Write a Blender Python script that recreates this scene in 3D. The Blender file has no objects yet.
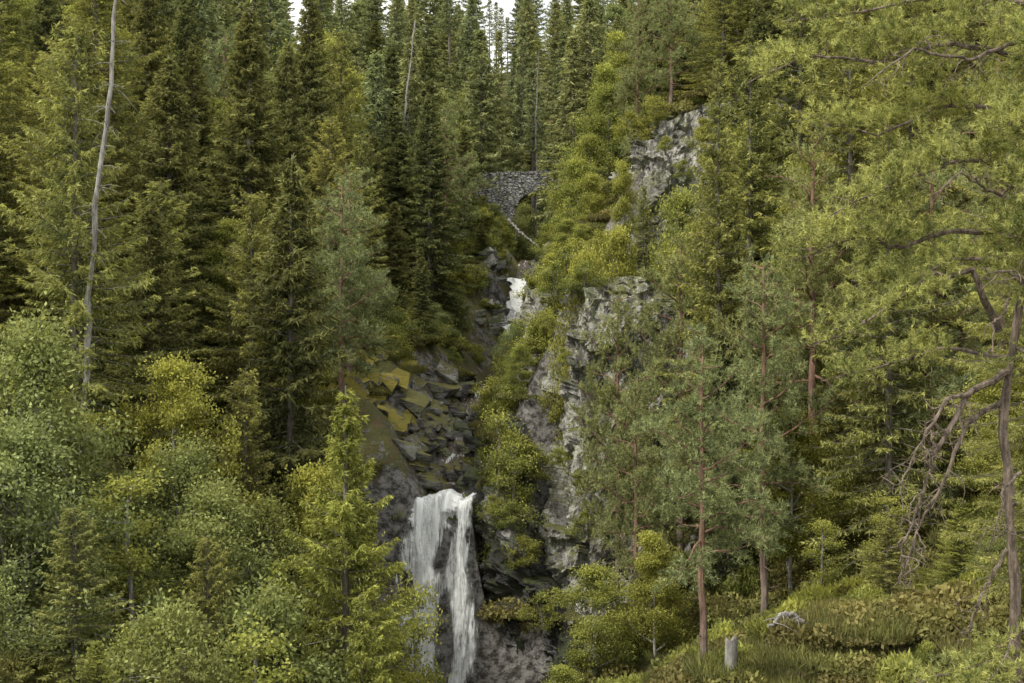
import bpy, bmesh, math, numpy as np
from mathutils import Vector, Euler
R = np.random.default_rng(11)
scene = bpy.context.scene
COL = scene.collection

# ------------------------------------------------------------ numeric noise
def h3(ix, iy, iz, s=0):
    h = (ix.astype(np.int64)*374761393 + iy.astype(np.int64)*668265263 + iz.astype(np.int64)*2147483647 + s*974634777) & 0xFFFFFFFF
    h = ((h ^ (h >> 13))*1274126177) & 0xFFFFFFFF
    h = ((h ^ (h >> 15))*2246822519) & 0xFFFFFFFF
    h = h ^ (h >> 16)
    return (h & 0xFFFFFF)/float(0x1000000)
def vnoise(p, s=0):
    i = np.floor(p).astype(np.int64); f = p-i; f = f*f*(3-2*f)
    r = 0
    for a in (0,1):
        for b in (0,1):
            for c in (0,1):
                w = (f[...,0] if a else 1-f[...,0])*(f[...,1] if b else 1-f[...,1])*(f[...,2] if c else 1-f[...,2])
                r = r + w*h3(i[...,0]+a, i[...,1]+b, i[...,2]+c, s)
    return r*2-1
def fbm(p, o=4, s=0):
    r = 0; a = 1.0
    for k in range(o):
        r = r + a*vnoise(p*(2.03**k)+k*17.3, s+k); a *= .5
    return r
def cells(p, s=0):
    """faceted block displacement: nearest jittered cell gives offset + tilted plane"""
    i = np.floor(p).astype(np.int64)
    best = np.full(p.shape[0], 1e9); val = np.zeros(p.shape[0])
    for a in (-1,0,1):
        for b in (-1,0,1):
            for c in (-1,0,1):
                I = i+np.array([a,b,c])
                j = [h3(I[:,0],I[:,1],I[:,2],s+q) for q in range(7)]
                ctr = I+np.stack(j[:3],1)
                d = p-ctr; dd = (d**2).sum(1)
                v = (j[3]*2-1) + (d*(np.stack(j[4:7],1)*2-1)).sum(1)*.8
                m = dd < best
                best[m] = dd[m]; val[m] = v[m]
    return val
def nrm(v): return v/np.maximum(np.linalg.norm(v, axis=-1, keepdims=True), 1e-9)

# ------------------------------------------------------------ geometry accumulator
class Geo:
    def __init__(s): s.V=[]; s.F=[]; s.n=0; s.T=[]
    def add(s, v, f, mat=0, tip=0.0):
        v = np.asarray(v, float).reshape(-1,3); f = np.asarray(f, np.int64)
        s.V.append(v); s.F.append((f+s.n, mat)); s.n += len(v)
        s.T.append(np.broadcast_to(np.asarray(tip, float), (len(v),)).copy())
    def mesh(s, name, mats, smooth=False):
        me = bpy.data.meshes.new(name)
        V = np.concatenate(s.V); me.vertices.add(len(V)); me.vertices.foreach_set('co', V.ravel())
        lo=[]; st=[]; mi=[]; o=0
        for f,m in s.F:
            k=f.shape[1]; lo.append(f.ravel()); st.append(o+np.arange(len(f))*k); mi.append(np.full(len(f), m)); o+=f.size
        lo=np.concatenate(lo); st=np.concatenate(st); mi=np.concatenate(mi)
        me.loops.add(len(lo)); me.loops.foreach_set('vertex_index', lo.astype(np.int32))
        me.polygons.add(len(st)); me.polygons.foreach_set('loop_start', st.astype(np.int32))
        me.polygons.foreach_set('material_index', mi.astype(np.int32))
        for m in mats: me.materials.append(m)
        at = me.attributes.new('tip','FLOAT','POINT'); at.data.foreach_set('value', np.concatenate(s.T).astype(np.float32))
        me.update(calc_edges=True)
        me.polygons.foreach_set('use_smooth', np.full(len(st), bool(smooth)))
        return me
    def tube(s, P, r, n=6, mat=0, tip=0.0):
        P = np.asarray(P, float); m=len(P); r=np.broadcast_to(np.asarray(r,float),(m,))
        T = nrm(np.gradient(P, axis=0)); ref = np.array([0.31,0.95,0.05]) if abs(T[:,2]).mean()>.6 else np.array([0.05,0.1,1.])
        A = nrm(np.cross(T, ref)); B = np.cross(T, A)
        th = np.arange(n)*2*math.pi/n
        v = P[:,None]+r[:,None,None]*(np.cos(th)[None,:,None]*A[:,None]+np.sin(th)[None,:,None]*B[:,None])
        i = np.arange(m-1)[:,None]*n; j=np.arange(n)[None]; j2=(j+1)%n
        f = np.stack([i+j, i+j2, i+n+j2, i+n+j],-1).reshape(-1,4)
        s.add(v, f, mat, tip)
    def blades(s, C, D, L, W, rng, mat=1, tip=0.0, quad=False, flat=0.0):
        """many small leaf / needle-spray faces"""
        N=len(C); D=nrm(D); q=rng.normal(size=(N,3)); q[:,2]*= (1-flat)
        S=nrm(np.cross(D,np.cross(q,D)+1e-6)); L=np.broadcast_to(L,(N,))[:,None]; W=np.broadcast_to(W,(N,))[:,None]
        t = np.broadcast_to(np.asarray(tip,float),(N,))
        if quad:
            v=np.stack([C, C+D*L*.45+S*W*.5, C+D*L, C+D*L*.45-S*W*.5],1)
            s.add(v, np.arange(N*4).reshape(N,4), mat, np.repeat(t,4))
        else:
            v=np.stack([C+S*W*.5, C-S*W*.5, C+D*L],1)
            s.add(v, np.arange(N*3).reshape(N,3), mat, np.repeat(t,3))

# ------------------------------------------------------------ materials
def newmat(name):
    m = bpy.data.materials.new(name); m.use_nodes=True; nt=m.node_tree; nt.nodes.clear(); return m, nt
class NB:
    def __init__(s, nt): s.nt=nt
    def n(s, t, **kw):
        nd=s.nt.nodes.new(t)
        for k,v in kw.items(): setattr(nd,k,v)
        return nd
    def l(s,a,b): s.nt.links.new(a,b)
    def mix(s, fac, a, b, bt='MIX'):
        nd=s.nt.nodes.new('ShaderNodeMix'); nd.data_type='RGBA'; nd.blend_type=bt
        for sock,v in ((nd.inputs[0],fac),(nd.inputs[6],a),(nd.inputs[7],b)):
            if isinstance(v,bpy.types.NodeSocket): s.l(v,sock)
            elif isinstance(v,(tuple,list)): sock.default_value=(*v[:3],1)
            else: sock.default_value=v
        return nd.outputs[2]
    def math(s, op, a, b=0.0, c=0.0, clamp=False):
        nd=s.nt.nodes.new('ShaderNodeMath'); nd.operation=op; nd.use_clamp=clamp
        for i,v in enumerate((a,b,c)):
            if isinstance(v,bpy.types.NodeSocket): s.l(v,nd.inputs[i])
            else: nd.inputs[i].default_value=v
        return nd.outputs[0]
    def ramp(s, f, lo, hi):
        nd=s.nt.nodes.new('ShaderNodeMapRange'); nd.interpolation_type='SMOOTHSTEP'
        s.l(f,nd.inputs[0]); nd.inputs[1].default_value=lo; nd.inputs[2].default_value=hi
        return nd.outputs[0]
    def noise(s, vec, scale, det=4, rough=.55):
        nd=s.n('ShaderNodeTexNoise'); s.l(vec,nd.inputs['Vector']); nd.inputs['Scale'].default_value=scale
        nd.inputs['Detail'].default_value=det; nd.inputs['Roughness'].default_value=rough; return nd.outputs[0]
    def out(s, col, rough, hgt=None, dist=.1, alpha=None, strength=1.0):
        p=s.n('ShaderNodeBsdfPrincipled'); p.inputs['Roughness'].default_value=rough; s.l(col,p.inputs['Base Color'])
        if hgt is not None:
            bp=s.n('ShaderNodeBump'); bp.inputs['Strength'].default_value=strength; bp.inputs['Distance'].default_value=dist
            s.l(hgt,bp.inputs['Height']); s.l(bp.outputs[0],p.inputs['Normal'])
        if alpha is not None: s.l(alpha,p.inputs['Alpha'])
        o=s.n('ShaderNodeOutputMaterial'); s.l(p.outputs[0],o.inputs[0])

def foliage(name, dark, light, alt, trans=.3, altamt=.6, gain=1.4):
    dark,light,alt=[tuple(x*gain for x in c) for c in (dark,light,alt)]
    m,nt=newmat(name); b=NB(nt)
    tip=b.n('ShaderNodeAttribute',attribute_name='tip').outputs['Fac']
    oi=b.n('ShaderNodeObjectInfo'); geo=b.n('ShaderNodeNewGeometry'); tc=b.n('ShaderNodeTexCoord')
    nz=b.noise(tc.outputs['Object'],.7,1)
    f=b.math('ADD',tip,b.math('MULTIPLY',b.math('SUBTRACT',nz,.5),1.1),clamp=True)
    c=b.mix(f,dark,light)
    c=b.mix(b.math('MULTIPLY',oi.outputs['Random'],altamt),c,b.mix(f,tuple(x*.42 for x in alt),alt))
    isl=geo.outputs['Random Per Island']
    v=b.math('ADD',b.math('MULTIPLY',isl,.9),.58)
    hs=b.n('ShaderNodeHueSaturation'); b.l(v,hs.inputs['Value']); b.l(c,hs.inputs['Color']); hs.inputs['Saturation'].default_value=.97
    p=b.n('ShaderNodeBsdfDiffuse'); b.l(hs.outputs[0],p.inputs[0])
    t=b.n('ShaderNodeBsdfTranslucent'); b.l(b.mix(1.0,hs.outputs[0],(1.25,1.22,.75),'MULTIPLY'),t.inputs[0])
    ms=b.n('ShaderNodeMixShader'); ms.inputs[0].default_value=trans
    b.l(p.outputs[0],ms.inputs[1]); b.l(t.outputs[0],ms.inputs[2])
    o=b.n('ShaderNodeOutputMaterial'); b.l(ms.outputs[0],o.inputs[0]); return m
def bark(name, a, c2, scale=6, topcol=None):
    m,nt=newmat(name); b=NB(nt); tc=b.n('ShaderNodeTexCoord')
    mp=b.n('ShaderNodeMapping'); mp.inputs['Scale'].default_value=(1,1,.25); b.l(tc.outputs['Object'],mp.inputs[0])
    f=b.ramp(b.noise(mp.outputs[0],scale,5,.7),.35,.65); c=b.mix(f,a,c2)
    if topcol:
        sx=b.n('ShaderNodeSeparateXYZ'); b.l(tc.outputs['Object'],sx.inputs[0])
        c=b.mix(b.ramp(sx.outputs[2],1.0,5.0),c,b.mix(f,tuple(x*.5 for x in topcol),topcol))
    b.out(c,.9,f,.03,strength=.6); return m
def rock(name, dark, mid, lite, moss=.5, mosscol=(.06,.075,.02), litamt=.5, rough=.8, tilt=.6, ms=(.6,.7,2.8)):
    m,nt=newmat(name); b=NB(nt); tc=b.n('ShaderNodeTexCoord'); geo=b.n('ShaderNodeNewGeometry')
    P=tc.outputs['Object']
    mp=b.n('ShaderNodeMapping'); mp.inputs['Rotation'].default_value=(.3,tilt,0); mp.inputs['Scale'].default_value=ms; b.l(P,mp.inputs[0])
    strata=b.noise(mp.outputs[0],1.5,7,.72); big=b.noise(P,.45,4,.6); fine=b.noise(P,4.5,6,.75)
    c=b.mix(b.ramp(strata,.40,.58),dark,mid)
    lf=b.ramp(b.math('ADD',b.math('MULTIPLY',big,.45),b.math('MULTIPLY',b.math('ADD',fine,strata),.33)),.60-litamt*.15,.70-litamt*.15)
    c=b.mix(lf,c,lite)
    c=b.mix(b.ramp(b.noise(P,2.3,5,.75),.56,.64),c,tuple(x*.4+.01 for x in mid))
    c=b.mix(b.math('MULTIPLY',b.ramp(b.noise(P,.9,6,.75),.50,.60),.6),c,(mosscol[0]*1.3,mosscol[1]*1.5,mosscol[2]*1.6))
    sx=b.n('ShaderNodeSeparateXYZ'); b.l(geo.outputs['Normal'],sx.inputs[0])
    mf=b.ramp(b.math('ADD',b.math('ADD',b.math('MULTIPLY',sx.outputs[2],.55),b.math('MULTIPLY',b.noise(P,1.3,6,.7),1.1)),-.5),.55-.45*moss,.66-.45*moss)
    c=b.mix(mf,c,b.mix(fine,tuple(x*.5 for x in mosscol),tuple(x*1.6 for x in mosscol)))
    b.out(c,rough,b.math('ADD',strata,b.math('MULTIPLY',fine,.5)),.3); return m

M_spr = foliage('spruce_needles',(.032,.042,.022),(.14,.153,.058),(.205,.19,.065),.35,.55,1.65)
M_spy = foliage('young_spruce_needles',(.10,.12,.035),(.36,.38,.10),(.33,.34,.08),.4,.5,1.25)
M_lar = foliage('larch_needles',(.075,.09,.036),(.29,.30,.10),(.32,.30,.09),.4,.7)
M_pin = foliage('pine_needles',(.07,.095,.052),(.27,.30,.145),(.29,.29,.10),.35,.6)
M_gpn = foliage('gnarled_pine_needles',(.09,.11,.04),(.37,.38,.14),(.36,.32,.10),.4,.4)
M_brd = foliage('birch_leaves',(.08,.10,.03),(.31,.33,.09),(.36,.35,.08),.45,.7,1.3)
M_wil = foliage('willow_leaves',(.06,.078,.034),(.23,.265,.11),(.26,.27,.08),.4,.7,1.35)
M_far_haze = foliage('hazed_distant_needles',(.075,.10,.06),(.23,.26,.13),(.29,.29,.12),.35,.7,1.45)  # depth haze painted into the colour: paler, bluer needles for far trees
M_und = foliage('undergrowth_leaves',(.07,.08,.030),(.23,.24,.07),(.24,.20,.08),.35,.8)
B_spr = bark('spruce_bark',(.08,.07,.055),(.2,.18,.155))
B_pin = bark('pine_bark',(.11,.085,.07),(.24,.19,.16),6,(.26,.155,.11))
B_bir = bark('birch_bark',(.10,.09,.08),(.30,.29,.26),4)
B_ded = bark('dead_wood',(.13,.12,.11),(.33,.32,.30),5)
B_lim = bark('pine_limb_bark',(.06,.045,.035),(.23,.18,.14),9)
K_lit = rock('lichen_cliff_rock',(.12,.115,.10),(.31,.30,.275),(.58,.57,.53),.47,(.13,.135,.045),litamt=.55,tilt=.35,ms=(2.0,.8,.8))
K_wet = rock('wet_rock',(.015,.014,.013),(.085,.08,.075),(.24,.23,.22),.15,litamt=.10,rough=.35,tilt=.9)
K_med = rock('gorge_rock',(.045,.04,.036),(.23,.22,.21),(.42,.41,.39),.45,(.16,.15,.035),.3,.6)
K_mos = rock('mossy_rock',(.035,.032,.028),(.18,.17,.16),(.40,.39,.36),.68,(.27,.23,.035),.35,tilt=.8)

# ------------------------------------------------------------ terrain
CY=np.array([-40,40,62,69,77,84,90,97,105,112,118,130,160,230,420.]); CX=np.array([-1,-2,-3,-3,-3.2,-2.6,-1.2,-.2,.5,.2,1.0,2.9,2,0,0.])
BY=np.array([-40,20,50,66.8,68.9,76,77.5,84,86,97,100,104.6,105.6,118,120,130,150,200,420.]); BZ=np.array([-34,-28,-23,-21.5,-8.2,-7.6,-5.6,-5.2,-3.2,-2.5,.6,1.2,4.2,4.8,6.5,7.5,12,30,40.])
ctrl=np.array([(0,0,-2.2),(0,10,-6.5),(0,20,-12),(0,40,-19),(-13,30,-11),(-13,38,-11),(-20,45,-8),(-17,55,-8.5),(-8,50,-15),(-5,50,-17),(-11,65,-10.5),(-16.5,66,-5),(-24,70,1),(-5.5,95,1),(-6.5,75,-2),(-8,70,-5),(-9,82,-2),
(-20,90,7),(-30,100,15),(-45,120,29),(-10,110,7),(-12,130,14),(-25,150,27),(-5,150,18),(0,180,31),(-40,190,40),(0,210,39),(-60,80,21),(-20,20,-6),(-40,50,2),(-30,-20,-2),(30,-20,-1),
(3,72.5,1.5),(6,76,6.5),(8.2,82,11.5),(14,85,15.5),(25,90,22),(3.5,90,5),(4,100,6.5),(7,112,12),(7,130,14),(12,150,24),(30,150,38),(50,110,36),
(4,64,-12),(1,62,-17),(8,60,-9),(8,50,-11),(6,39,-9.9),(14,55,-8),(15.5,45,-8.5),(20,50,-4.5),(10,35,-9.7),(18,35,-7),(30,60,6),(24,70,8),(13,70,1),(45,80,22),(12,25,-8.5),(6,20,-9.5),(25,25,-3),(40,40,6),
(-150,0,5),(-150,150,45),(-150,420,50),(0,420,48),(150,420,50),(150,150,50),(150,0,20),(-60,250,46),(60,250,52),(0,-60,0),(-100,-60,0),(100,-60,4)],float)
def kern(a,b): 
    d=a[:,None]-b[None]; return np.sqrt((d**2).sum(-1)+16)
_A=kern(ctrl[:,:2],ctrl[:,:2]); _w=np.linalg.solve(_A+np.eye(len(ctrl))*.01, ctrl[:,2]-10)
def ground(x,y,detail=True):
    x=np.atleast_1d(np.asarray(x,float)); y=np.atleast_1d(np.asarray(y,float)); sh=x.shape
    xf=x.ravel(); yf=y.ravel(); z=np.zeros(len(xf))
    for i in range(0,len(xf),20000):
        z[i:i+20000]=kern(np.stack([xf[i:i+20000],yf[i:i+20000]],1),ctrl[:,:2])@_w+10
    p=np.stack([xf,yf,np.zeros_like(xf)],1)
    z+=fbm(p*.09,3,5)*1.1
    cx=np.interp(yf,CY,CX); bz=np.interp(yf,BY,BZ); w=np.where(yf<68,2.8,1.0)
    sl=np.interp(yf,[55,66,70,90,130,170],[2.2,1.8,1.5,1.3,1.2,.5]); sr=np.interp(yf,[50,60,70,90,130,170],[4.5,1.8,1.8,1.5,1.3,.5])
    dl=np.maximum(0,cx-w-xf); dr=np.maximum(0,xf-cx-w)
    wall=bz+dl*sl+dr*sr+ (dl+dr>0)*fbm(p*.35,3,9)*.5
    wall=wall+np.maximum(0,yf-170)*.6
    z=np.minimum(z,wall)
    face=-13+np.maximum(0,yf-(70.6+.25*np.maximum(0,xf)))*5+np.maximum(0,62.5-yf)*2.5+np.maximum(0,xf-6.5)*2.2+np.maximum(0,-1.5-xf)*20
    z=np.minimum(z,face)
    f2=3+np.maximum(0,yf-80.8)*4+np.maximum(0,74-yf)*50+np.maximum(0,xf-13)*3+np.maximum(0,5.5-xf)*1.2
    z=np.minimum(z,f2)
    if detail: z+=fbm(p*.5,3,21)*.22
    return z.reshape(sh)
def G(x,y): return float(ground(x,y)[0])
def axis(segs):
    o=[]
    for a,b,st in segs: o.append(np.arange(a,b,st))
    return np.concatenate(o+[[segs[-1][1]]])
xs=axis([(-220,-60,8),(-60,-20,1.2),(-20,20,.4),(20,60,1.2),(60,220,8)])
ys=axis([(-60,20,4),(20,50,1),(50,112,.4),(112,140,.7),(140,220,1.6),(220,500,10)])
X,Y=np.meshgrid(xs,ys); Z=ground(X,Y)
g=Geo(); nx=len(xs); i=(np.arange(len(ys)-1)[:,None]*nx+np.arange(nx-1)[None]).ravel()
g.add(np.stack([X,Y,Z],-1), np.stack([i,i+1,i+nx+1,i+nx],1))
def ground_mat():
    m,nt=newmat('forest_floor'); b=NB(nt); tc=b.n('ShaderNodeTexCoord'); geo=b.n('ShaderNodeNewGeometry'); P=tc.outputs['Object']
    n1=b.noise(P,.25,5,.6); n2=b.noise(P,1.6,6,.7); n3=b.noise(P,9,4,.7)
    c=b.mix(b.ramp(n1,.4,.6),(.10,.10,.03),(.17,.17,.045))
    c=b.mix(b.ramp(n2,.5,.66),c,(.14,.09,.05))
    c=b.mix(b.ramp(n3,.3,.7),c,b.mix(.5,c,(.03,.032,.014)))
    sx=b.n('ShaderNodeSeparateXYZ'); b.l(geo.outputs['Normal'],sx.inputs[0])
    rk=b.mix(b.ramp(b.noise(P,2.5,7,.75),.4,.6),(.04,.036,.03),(.22,.21,.20))
    f=b.ramp(b.math('ADD',sx.outputs[2],b.math('MULTIPLY',b.math('SUBTRACT',n2,.5),.9)),.58,.50)
    c=b.mix(f,c,rk)
    b.out(c,.95,b.math('ADD',n2,b.math('MULTIPLY',n3,.3)),.25); return m
def put(name, me, loc=(0,0,0), rz=0., sc=1., parent=None, rot=None):
    o=bpy.data.objects.new(name,me); o.location=loc; o.rotation_euler=rot if rot else (0,0,rz)
    o.scale=(sc,sc,sc) if np.isscalar(sc) else sc; COL.objects.link(o)
    if parent: o.parent=parent
    return o
put('hillside_terrain', g.mesh('hillside_terrain',[ground_mat()],True))

# ------------------------------------------------------------ cliffs
def rock_sheet(name, path, zb, zt, back, lean, mat, res=.16, amp=.8, seed=0, cs=1.7, tiltv=.6, cap=2.5, zf=1.8):
    path=np.array(path,float); d=np.r_[0,np.cumsum(np.linalg.norm(np.diff(path,axis=0),axis=1))]
    n=int(d[-1]/res); s=np.linspace(0,d[-1],n)
    px=np.interp(s,d,path[:,0]); py=np.interp(s,d,path[:,1]); ZB=np.interp(s,d,zb); ZT=np.interp(s,d,zt)
    k=np.ones(9)/9
    m=int((max(zt)-min(zb)+cap)/res); t=np.linspace(0,1,m)[None]
    ZT=ZT+fbm(np.stack([s*.5,s*0,s*0+seed],1),3,seed)*.9
    H=(ZT-ZB)[:,None]; L=H+cap; q=t*L
    up=np.minimum(q,H); bk=np.maximum(q-H,0)
    z=ZB[:,None]+up+bk*.25
    bx,by=nrm(np.array(back,float))
    x=px[:,None]+bx*(up*lean+bk); y=py[:,None]+by*(up*lean+bk)
    P=np.stack([x,y,z],-1).reshape(-1,3)
    ca,sa=math.cos(tiltv),math.sin(tiltv)
    Q=np.stack([P[:,0]*ca+P[:,2]*sa, P[:,1], (-P[:,0]*sa+P[:,2]*ca)*zf],1)
    Q=Q+np.stack([vnoise(P*.6,seed+70),vnoise(P*.6,seed+71),vnoise(P*.6,seed+72)],1)*.35
    disp=fbm(P*.22,2,seed+50)*amp*.9+cells(Q/cs,seed)*amp*.8+cells(Q/(cs*.42),seed+31)*amp*.34+cells(Q/(cs*.17),seed+61)*amp*.13+fbm(P*1.6,4,seed+3)*.16
    tan=nrm(np.stack([np.gradient(px),np.gradient(py)],1))
    for _ in range(3):
        tan=np.stack([np.convolve(np.pad(tan[:,c],4,'edge'),k,'valid') for c in (0,1)],1)
    nx_=tan[:,1]; ny_=-tan[:,0]; sg=np.where(nx_*bx+ny_*by>0,-1,1); N=np.stack([nx_*sg,ny_*sg,0*nx_+.25],1)
    N=np.repeat(nrm(N)[:,None],m,1).reshape(-1,3)
    P=P+N*disp[:,None]
    g=Geo(); i=(np.arange(n-1)[:,None]*m+np.arange(m-1)[None]).ravel()
    g.add(P,np.stack([i,i+1,i+m+1,i+m],1))
    return put(name,g.mesh(name,[mat]))
rock_sheet('rock_cliff',[(.9,84),(1.1,77),(1.3,71.5),(1.9,68.8),(4.0,68),(7,68),(11,67)],[-6,-8,-15,-17,-15,-13,-10],[1.8,2.4,2.6,2.6,2.8,1,-2],(.75,.65),.12,K_lit,seed=3,amp=.8,cs=1.9,zf=.8,tiltv=.35,res=.11)
rock_sheet('rock_cliff',[(6.9,88),(7.0,82),(7.6,79.0),(10.4,78.8),(15,80)],[3,2,2,3,6],[10.5,11.6,12.8,12.6,13.5],(.6,.8),.12,K_lit,seed=8,amp=.75,cs=1.8,zf=.8,tiltv=.35,res=.11)
rock_sheet('rock_cliff',[(3.8,84),(4.3,78.6),(5.8,76.0),(8.6,75.2),(12,76)],[0,1,1,1,2],[4.4,5.0,6.0,7.6,8],(.6,.8),.3,K_lit,seed=28,amp=.7,cs=1.5,zf=.9,tiltv=.35,res=.13)
rock_sheet('gorge_rock_wall',[(-10,72),(-8,70.8),(-6.2,70.6),(-4.9,71.4),(-4.3,74),(-4.5,78),(-3.8,83)],[-9]*7,[-4,-3.2,-3.8,-5.6,-4.6,-2.6,-2.2],(-.75,.6),.75,K_mos,seed=41,amp=.75,cs=1.5,tiltv=.75,cap=3,zf=2.2,res=.1)
rock_sheet('waterfall_rock_wall',[(-11,65),(-7.5,67),(-5.6,69.2),(-4,70.1),(-2.2,70.0),(-1.4,69.2),(-.3,67.6),(1.2,66.6),(3,65)],[-25]*9,[-9,-8,-8.0,-8.0,-8.0,-8.2,-9.5,-12,-15],(.1,1),.05,K_wet,seed=14,amp=.7,cs=1.3,tiltv=.9,cap=2.0)
rock_sheet('gorge_rock_wall',[(-1.7,69.0),(-1.1,68.0),(-.2,67.2),(1.0,66.8),(2.6,66.5)],[-22]*5,[-8.0,-8.6,-10,-12.5,-14],(.3,1),.12,rock('streaked_wall_rock',(.06,.055,.05),(.24,.23,.225),(.44,.43,.42),.1,litamt=.4,tilt=-.9),seed=19,amp=.55,cs=1.1,tiltv=-.9,cap=1.5)

def blocks(name, items, mat, seed):
    """angular slabs: convex hulls of random points"""
    rng=np.random.default_rng(seed); g=Geo()
    for (c,sz,tilt) in items:
        bm=bmesh.new(); p=rng.uniform(-1,1,(18,3)); p=np.sign(p)*np.abs(p)**.55
        p=p*np.array(sz)*.5
        a=rng.uniform(-.35,.35,3)+np.array(tilt)
        Mx=np.array(Euler(a).to_matrix())
        for q in p@Mx.T+np.array(c): bm.verts.new(q)
        bmesh.ops.convex_hull(bm,input=bm.verts)
        loose=[v for v in bm.verts if not v.link_faces]; bmesh.ops.delete(bm,geom=loose,context='VERTS')
        bmesh.ops.triangulate(bm,faces=bm.faces); bm.verts.index_update()
        g.add([v.co[:] for v in bm.verts],[[v.index for v in f.verts] for f in bm.faces]); bm.free()
    return put(name,g.mesh(name,[mat]))
rng=np.random.default_rng(5)
def strew(n,y0,y1,fx,s0,s1,up,flat,tilt):
    it=[]
    for k in range(n):
        y=rng.uniform(y0,y1); cx=np.interp(y,CY,CX); x=fx(cx); s=rng.uniform(s0,s1)
        it.append(((x,y,G(x,y)+rng.uniform(0,up)),(s,s*.9,s*flat),tilt))
    return it
blocks('stream_boulders',strew(90,70.8,86,lambda c:c-.6-abs(rng.normal(0,1.0)),.5,2.0,.5,.45,(.35,.55,0)),K_med,1)
blocks('stream_boulders',strew(60,69.9,98,lambda c:c+.6+abs(rng.normal(0,.8)),.5,1.6,.3,.5,(.2,.4,0)),K_wet,2)
blocks('stream_boulders',strew(34,76,99,lambda c:c+rng.normal(0,.7),.7,1.6,.5,.6,(.3,.1,0)),K_wet,7)
blocks('stream_boulders',strew(24,75.4,77.8,lambda c:c+rng.uniform(-.9,.9),.5,1.1,.9,.6,(.3,.5,0)),K_med,9)
blocks('stream_boulders',strew(34,99,108,lambda c:c+rng.choice([-1,1])*rng.uniform(1.0,2.4),.7,1.7,.6,.6,(.3,-.4,0)),rock('pale_boulder_rock',(.10,.095,.09),(.33,.32,.30),(.62,.60,.56),.25,litamt=.55),3)
blocks('stream_boulders',strew(24,99,120,lambda c:c+rng.choice([-1,1])*rng.uniform(.9,2.6),.6,1.8,.5,.55,(.3,-.4,0)),K_wet,8)
blocks('mossy_rock_outcrop',strew(40,72,84,lambda c:rng.uniform(-9,-5.4),.6,1.8,.35,.5,(.5,.6,0)),K_mos,4)
blocks('rock_outcrop',strew(18,74,84,lambda c:rng.uniform(-28,-19),1,2.5,.4,.7,(.3,.3,0)),K_med,6)

# ------------------------------------------------------------ water
def water_mat():
    m,nt=newmat('falling_water'); b=NB(nt); tc=b.n('ShaderNodeTexCoord'); 
    mp=b.n('ShaderNodeMapping'); mp.inputs['Scale'].default_value=(1,.6,.13); b.l(tc.outputs['Object'],mp.inputs[0])
    a=b.noise(mp.outputs[0],3.0,6,.75); c=b.noise(mp.outputs[0],13,5,.75); e=b.noise(tc.outputs['Object'],1.3,6,.7)
    th=b.n('ShaderNodeAttribute',attribute_name='tip').outputs['Fac']
    f=b.math('ADD',b.math('MULTIPLY',a,.55),b.math('MULTIPLY',c,.30)); f=b.math('ADD',f,b.math('MULTIPLY',e,.30)); f=b.math('ADD',f,b.math('MULTIPLY',b.math('SUBTRACT',th,.60),.55))
    al=b.ramp(f,.40,.68)
    b.out(b.mix(al,(.50,.53,.53),(.90,.92,.92)),.6,f,.2,b.math('MULTIPLY',al,.96),.6); return m
M_fw=water_mat()
def fall(g,x0,x1,xb0,xb1,y0,out,dens,seed,zt=-7.45,zb=-21.5,bul=.3,db=None,lip=.25):
    n,m=46,120; u=np.linspace(0,1,n)[None]; t=np.linspace(0,1,m)[:,None]; k=np.clip(t*1.06-.06,0,1)
    z=zt-(zt-zb)*k; y=y0+1.1*np.clip(1-t/.06,0,1)-out*np.sqrt(k)
    tt=np.sqrt(t); x=(x0+(xb0-x0)*tt)*(1-u)+(x1+(xb1-x1)*tt)*u
    x=x+0*y; y=y+0*x; z=z+0*x
    q=np.stack([x*2.2,y*0,z*.25+seed*9],-1).reshape(-1,3)
    dy=fbm(q,4,seed)*bul; dx=fbm(q*np.array([.6,1,1])+40,4,seed)*.38
    xl=x.ravel()
    lipz=fbm(np.stack([xl*1.3,xl*0,xl*0+3],-1),4,77)*lip
    P=np.stack([x,y,z],-1).reshape(-1,3); P[:,1]+=dy-.15; P[:,0]+=dx*np.clip(t*4,0,1).repeat(n,1).ravel(); P[:,2]+=lipz
    wob=fbm(np.stack([t*9+0*u,t*0+0*u,t*0+0*u+seed],-1).reshape(-1,3),3,seed+5).reshape(m,n)*.22
    edge=np.clip(np.minimum(u+wob,1-u-wob)*2,0,1); db=dens if db is None else db; tp=(dens+(db-dens)*t)*np.clip(edge*1.7,0,1)
    i=(np.arange(m-1)[:,None]*n+np.arange(n-1)[None]).ravel()
    g.add(P,np.stack([i,i+1,i+n+1,i+n],1),0,np.broadcast_to(tp,(m,n)).ravel())
g=Geo()
fall(g,-5.15,-3.5,-5.7,-3.8,69.3,1.1,1.05,1,db=.9)
fall(g,-5.2,-3.2,-6.1,-3.2,69.1,1.5,.85,2,db=.8)
fall(g,-5.0,-3.2,-5.9,-3.1,68.9,2.0,.45,6,db=.9)
fall(g,-4.4,-1.9,-4.4,-2.6,69.3,.8,.70,3,db=.35)
fall(g,-2.5,-1.75,-2.9,-2.1,69.2,1.3,1.1,4,db=1.0)
fall(g,-2.8,-1.5,-3.3,-1.7,69.0,1.7,.6,5,db=.75)
fall(g,-5.1,-1.8,-5.1,-1.8,69.4,1.2,1.15,7,zb=-9.9,db=.1,bul=.15)
put('waterfall',g.mesh('waterfall',[M_fw],True))
g=Geo()
fall(g,-.25,1.25,-.5,1.3,105.0,.9,1.5,11,zt=4.6,zb=1.4,bul=.15,lip=.15)
fall(g,.0,1.0,-.2,1.1,104.8,1.0,1.3,12,zt=4.6,zb=1.4,bul=.15,lip=.15)
fall(g,-.9,.4,-1.1,.6,99.2,1.0,1.3,13,zt=1.1,zb=-2.0,bul=.15,lip=.15)
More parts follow.
